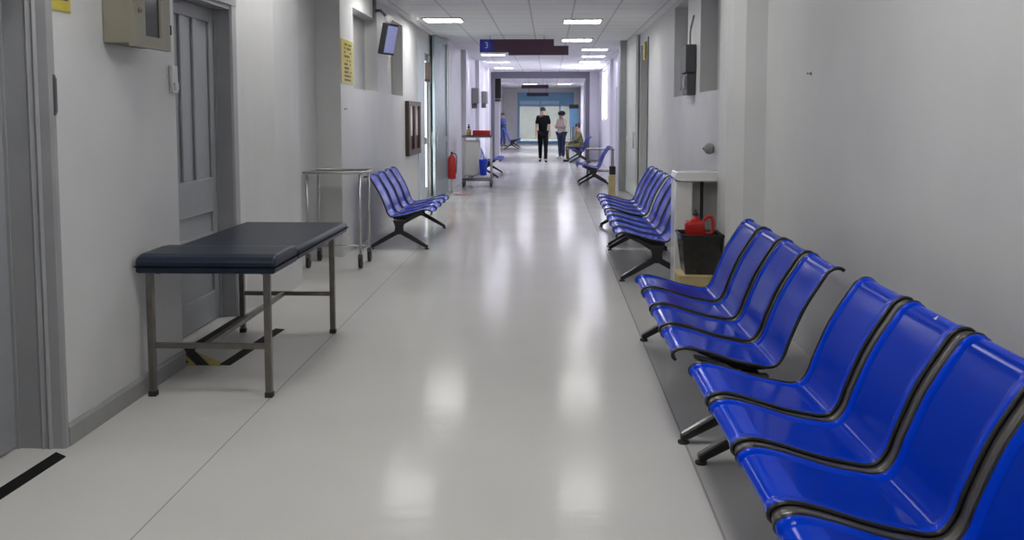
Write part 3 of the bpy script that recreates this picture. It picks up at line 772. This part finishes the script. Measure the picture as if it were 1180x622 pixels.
t = thing('utility_trolley', 'white and steel utility trolley holding a red tray and white bag', 'trolley', (-1.52, 19.8, 0))
x0, x1, y0, y1 = -1.82, -1.20, 19.55, 19.95
for z, n in ((1.04, 'top_shelf'), (.13, 'bottom_shelf')):
    s_ = MB(); s_.box((x0, y0, z), (x1, y1, z + .025)); s_.tube([(x0, y0, z + .035), (x1, y0, z + .035), (x1, y1, z + .035), (x0, y1, z + .035)], .009, 6, closed=True); s_.build(n, M_steel, t)
for x in (x0 + .02, x1 - .02):
    for y in (y0 + .02, y1 - .02):
        lo = MB().tube([(x, y, .1), (x, y, 1.05)], .012).build('leg', M_white_pl, t)
        w_, f_ = MB(), MB(); caster(w_, f_, x, y - .015, .045); f_.build('caster_fork', M_steel, lo); w_.build('wheel', M_rubber, lo)
tag(MB().box((-1.60, 19.58, 1.08), (-1.24, 19.86, 1.19), bev=.012).build('red_tray', M_red_dark), 'red box tray on top of the utility trolley', 'tray')
t = thing('pump_bottle', 'small yellow bottle with dark pump on the utility trolley', 'bottle', (-1.69, 19.7, 1.08))
MB().lathe((-1.69, 19.7, 1.08), [(.045, 0), (.05, .01), (.05, .11), (.02, .14), (.02, .16)]).build('body', M_board, t)
MB().lathe((-1.69, 19.7, 1.24), [(.024, 0), (.024, .03), (.008, .035), (.008, .06), (.02, .065), (.02, .075)], 12).build('pump', M_cap, t)
lb = MB()
lb.prism([(-1.79, .22), (-1.55, .22), (-1.44, .32), (-1.46, .98), (-1.78, .98), (-1.80, .6)], 'y', 19.60, 19.90)
tag(lb.build('linen_bag', M_paper, None, bevel=.05), 'white linen bag hanging inside the utility trolley', 'bag')
bx, by = -1.37, 19.45
t = thing('blue_bucket', 'bright blue plastic bucket hung on the front of the utility trolley', 'bucket', (bx, by, .25))
MB().lathe((bx, by, .26), [(.065, 0), (.07, .01), (.092, .31), (.098, .315), (.098, .33), (.085, .33), (.06, .03)]).build('body', M_bucket, t)
MB().tube(smooth_path([(bx - .09, by, .57), (bx - .05, by + .05, .66), (bx + .05, by + .05, .66), (bx + .09, by, .57)], 5), .005, 6).build('bail_handle', M_steel2, t)

for y, z0, z1, L in ((24.1, 1.68, 2.2, 'grey wall dispenser above the utility trolley, nearer one'), (27.5, 1.72, 2.2, 'grey wall dispenser farther along, above the left wall bench')):
    t = thing('wall_dispenser', L, 'dispenser', (-1.9, y, z0), 0, 'grey wall dispensers')
    MB().box((-1.978, y - .18, z0 + .12), (-1.80, y + .18, z1), bev=.03).build('case', M_disp, t)
    MB().box((-1.975, y - .12, z0), (-1.85, y + .12, z0 + .12), bev=.01).build('nozzle', M_darkgrey, t)

# ------------------------------------------------------------------ right far things
t = thing('steel_table', 'small steel side table just behind the two-seat blue bench', 'table', (1.1, 21.6, 0))
MB().box((.86, 21.35, .72), (1.48, 21.9, .745), bev=.004).build('tabletop', M_steel, t)
for x in (.885, 1.455):
    for y in (21.375, 21.875): MB().tube([(x, y, 0), (x, y, .72)], .014).build('leg', M_steel, t)
lr = MB(); lr.box((.885, 21.375, .22), (1.455, 21.39, .24)); lr.box((.885, 21.86, .22), (1.455, 21.875, .24)); lr.build('rail', M_steel, t)
t = thing('sanitizer_stand', 'pale yellow post with black dispenser on top, past the far benches', 'stand', (1.17, 17.5, 0))
MB().box((1.11, 17.45, 0), (1.23, 17.57, .40), bev=.008).build('post', M_board, t)
MB().box((1.12, 17.44, .402), (1.235, 17.57, .56), bev=.015).build('dispenser', M_rubber, t)
MB().box((1.05, 17.40, 0), (1.29, 17.62, .012)).build('base', M_board, t)
t = thing('wall_poster', 'blue lit information panel at far right by the glazed end', 'panel', (1.4, 47.5, 1.0))
MB().box((1.02, 47.5, .95), (1.45, 47.56, 1.85)).build('panel', M_bluepanel, t)
MB().box((1.0, 47.48, 1.85), (1.47, 47.58, 2.05)).build('header', M_rubber, t)
lg = MB(); lg.box((1.06, 47.51, 0), (1.10, 47.55, .95)); lg.box((1.37, 47.51, 0), (1.41, 47.55, .95)); lg.build('leg', M_darkgrey, t)

# ------------------------------------------------------------------ people
def skin_mesh(name, verts, edges, radii, m, parent, root=0, sub=2):
    me = bpy.data.meshes.new(name); me.from_pydata([tuple(v) for v in verts], edges, []); me.update()
    o = bpy.data.objects.new(name, me); COL.objects.link(o)
    sk_ = o.modifiers.new('skin', 'SKIN'); sk_.use_smooth_shade = True
    sb = o.modifiers.new('subsurf', 'SUBSURF'); sb.levels = sub; sb.render_levels = sub
    lay = me.skin_vertices[0].data if me.skin_vertices else None
    if lay is None:
        return o
    for i, r in enumerate(radii):
        lay[i].radius = (r, r) if not isinstance(r, tuple) else r
        lay[i].use_root = (i == root)
    dg = bpy.context.evaluated_depsgraph_get()
    dg.update()
    bm2 = bpy.data.meshes.new_from_object(o.evaluated_get(dg))
    o.modifiers.clear(); o.data = bm2; bm2.name = name
    bm2.materials.clear(); bm2.materials.append(m)
    for p in bm2.polygons: p.use_smooth = True
    o.parent = parent
    return o
class Skel:
    def __init__(s): s.v, s.e, s.r, s.n = [], [], [], {}
    def add(s, name, p, r, link=None):
        s.n[name] = len(s.v); s.v.append(Vector(p)); s.r.append(r)
        if link is not None: s.e.append((s.n[link], s.n[name]))
    def chain(s, link, items):
        for nm, p, r in items: s.add(nm, p, r, link); link = nm
    def build(s, name, m, parent, sub=2): return skin_mesh(name, s.v, s.e, s.r, m, parent, 0, sub)

def person(label, loc, rz, J, cloth, legs_m, shoe_m, hair_m, cap=False, H=1.72, long_sleeve=False, hair_long=False):
    """figure faces local -Y.  J gives joints: hip, chest, neck, head; shoulder/elbow/wrist and hip/knee/ankle/toe for L (+x) and R (-x)"""
    root = thing('person', label, 'person', loc, rz)
    k = H / 1.72
    V = lambda p: Vector(p) * k
    s = Skel()
    s.add('pelvis', V(J['pelvis']), .115 * k)
    s.chain('pelvis', [('waist', V(J['waist']), .115 * k), ('chest', V(J['chest']), .135 * k), ('neckb', V(J['neckb']), .065 * k), ('neck', V(J['neck']), .05 * k), ('head', V(J['head']), .078 * k), ('crown', V(J['crown']), .070 * k)])
    for sd in 'LR':
        a = J[sd]
        s.chain('chest', [('sh' + sd, V(a['sh']), .058 * k), ('el' + sd, V(a['el']), .040 * k), ('wr' + sd, V(a['wr']), .027 * k)])
        dirv = (V(a['wr']) - V(a['el'])).normalized()
        side = V(a.get('palm_side', (0, -1, 0))).normalized(); side = (side - dirv * side.dot(dirv)).normalized()
        nrm = dirv.cross(side)
        palm = V(a['wr']) + dirv * .06 * k
        s.add('palm' + sd, palm, (.020 * k, .030 * k), 'wr' + sd)
        for fi, (off, ln) in enumerate(((.030, .066), (.010, .078), (-.010, .072), (-.030, .056))):
            b0 = palm + side * off * k + dirv * .035 * k
            s.chain('palm' + sd, [('f%d%s0' % (fi, sd), b0, .0085 * k), ('f%d%s1' % (fi, sd), b0 + dirv * ln * .5 * k + nrm * .008 * k, .0078 * k), ('f%d%s2' % (fi, sd), b0 + dirv * ln * .9 * k + nrm * .028 * k, .006 * k)])
        tb = palm + side * .030 * k - dirv * .02 * k
        s.chain('palm' + sd, [('t%s0' % sd, tb, .010 * k), ('t%s1' % sd, tb + side * .025 * k + dirv * .03 * k, .008 * k), ('t%s2' % sd, tb + side * .028 * k + dirv * .055 * k + nrm * .01, .0065 * k)])
        s.chain('pelvis', [('hp' + sd, V(a['hp']), .088 * k), ('kn' + sd, V(a['kn']), .055 * k), ('an' + sd, V(a['an']), .036 * k), ('to' + sd, V(a['to']), .030 * k)])
    body = s.build('body', M_skin, root)
    # face
    hd_, cr = V(J['head']), V(J['crown']); fwd = Vector(J.get('face', (0, -1, 0))).normalized(); up = Vector((0, 0, 1)); rt = fwd.cross(up)
    c_ = (hd_ + cr) / 2
    MB().ball(c_ + fwd * .088 * k - up * .028 * k, .014 * k, (1, 1, 1.6)).build('nose', M_skin, root, shift=False)
    for sg in (-1, 1):
        MB().ball(c_ - up * .01 + rt * sg * .078 * k - fwd * .005, .024 * k, (.6, 1, 1.4)).build('ear', M_skin, root, shift=False)
        MB().ball(c_ + fwd * .076 * k + rt * sg * .030 * k - up * .002, .010 * k).build('eye', M_hair, root, shift=False)
    MB().tube([c_ + fwd * .078 * k - up * .066 * k + rt * q_ * .024 * k - fwd * abs(q_) * .006 * k for q_ in (-1, 0, 1)], .005 * k, 8).build('mouth', M_lip, root, shift=False)
    hr = MB()
    if cap:
        hr.ball(c_ + up * .060 * k - fwd * .02 * k, .125 * k, (1.12, 1.12, .80))
        hr.build('surgical_cap', hair_m, root, shift=False)
    else:
        hr.ball(c_ + up * .036 * k - fwd * .022 * k, .092 * k, (1, 1.02, .98))
        if hair_long: hr.ball(c_ - up * .03 * k - fwd * .05 * k, .085 * k, (1, .8, 1.4))
        hr.build('hair', hair_m, root, shift=False)
    # shirt
    q = Skel(); q.add('pelvis', V(J['pelvis']) + Vector((0, 0, -.05)), .152 * k)
    q.chain('pelvis', [('waist', V(J['waist']), .148 * k), ('chest', V(J['chest']), .166 * k), ('neckb', V(J['neckb']) + Vector((0, 0, .0)), .088 * k)])
    for sd in 'LR':
        a = J[sd]; sh, el, wr = V(a['sh']), V(a['el']), V(a['wr'])
        if long_sleeve: q.chain('chest', [('sh' + sd, sh, .080 * k), ('el' + sd, el, .055 * k), ('wr' + sd, wr - (wr - el) * .04, .042 * k)])
        else: q.chain('chest', [('sh' + sd, sh, .084 * k), ('sl' + sd, sh.lerp(el, .5), .064 * k), ('cf' + sd, sh.lerp(el, .78), .060 * k)])
    q.build('shirt', cloth, root)
    q = Skel(); q.add('pelvis', V(J['pelvis']), .138 * k)
    for sd in 'LR':
        a = J[sd]; q.chain('pelvis', [('hp' + sd, V(a['hp']), .104 * k), ('md' + sd, V(a['hp']).lerp(V(a['kn']), .5), .090 * k), ('kn' + sd, V(a['kn']), .070 * k), ('cf' + sd, V(a['kn']).lerp(V(a['an']), .5), .064 * k), ('an' + sd, V(a['an']) + (V(a['kn']) - V(a['an'])) * .01, .055 * k)])
    q.build('trousers', legs_m, root)
    for sd in 'LR':
        a = J[sd]; q = Skel(); an, to = V(a['an']), V(a['to'])
        heel = an + Vector((0, 0, -.035 * k)) - (to - an).normalized() * .03 * k
        q.add('m', an.lerp(to, .5) + Vector((0, 0, -.012)), .042 * k); q.add('h', heel, .036 * k, 'm'); q.add('t', to, .036 * k, 'm'); q.build('shoe', shoe_m, root)
    # settle on the floor
    bpy.context.view_layer.update()
    return root

def stand_joints(stride=0.0, arms='down'):
    J = dict(pelvis=(0, 0, .94), waist=(0, 0, 1.08), chest=(0, .0, 1.30), neckb=(0, .01, 1.45), neck=(0, .0, 1.50), head=(0, -.012, 1.57), crown=(0, -.01, 1.645))
    for sd, g in (('L', 1), ('R', -1)):
        st_ = stride * g
        a = dict(hp=(.085 * g, 0, .90), kn=(.085 * g, -.10 * abs(stride) - .22 * st_, .50), an=(.08 * g, -.40 * st_ + (.02 if st_ >= 0 else .03), .085 + (.0 if st_ >= 0 else .05 * abs(stride))), to=(.10 * g, -.40 * st_ - .14, .040))
        if arms == 'down':
            a.update(sh=(.165 * g, .0, 1.395), el=(.205 * g, .03 + .10 * st_, 1.13), wr=(.215 * g, -.03 + .22 * st_, .89), palm_side=(0, -1, 0))
        elif arms == 'folded':
            a.update(sh=(.165 * g, .0, 1.385), el=(.215 * g, -.04, 1.13), wr=(.06 * g, -.215, 1.17), palm_side=(0, 0, 1))
        J[sd] = a
    return J
person('man in black t-shirt and black trousers walking toward camera in mid corridor', (-.20, 30.1, 0), 0.03, stand_joints(.35), M_blackcloth, M_blackcloth2, M_rubber, M_hair, H=1.76)
person('person in dark cap, pale top and jeans standing with folded arms', (.42, 32.4, 0), -.75, stand_joints(0, 'folded'), M_cream, M_jeans, M_paper, M_cap, cap=True, H=1.62)
person('person in blue clothes standing at far left behind the white pier', (-2.22, 45.0, 0), .9, stand_joints(0.1, 'folded'), M_blueclo, M_blueclo, M_rubber, M_hair, H=1.62, long_sleeve=True)
J = dict(pelvis=(0, 0, .57), waist=(0, -.02, .70), chest=(0, -.06, .91), neckb=(0, -.07, 1.05), neck=(0, -.09, 1.10), head=(0, -.105, 1.17), crown=(0, -.10, 1.245))
for sd, g in (('L', 1), ('R', -1)):
    J[sd] = dict(sh=(.175 * g, -.055, .995), el=(.225 * g, -.14, .76), wr=(.12 * g, -.36, .69), hp=(.095 * g, -.05, .56), kn=(.13 * g, -.46, .53), an=(.12 * g, -.42, .085), to=(.13 * g, -.58, .04), palm_side=(-g, 0, 0))
person('person in olive top with dark hair seated on the far right bench', (1.00, 30.4, 0), -PI / 2, J, M_olive, M_olive, M_rubber, M_hair, H=1.62, long_sleeve=True)
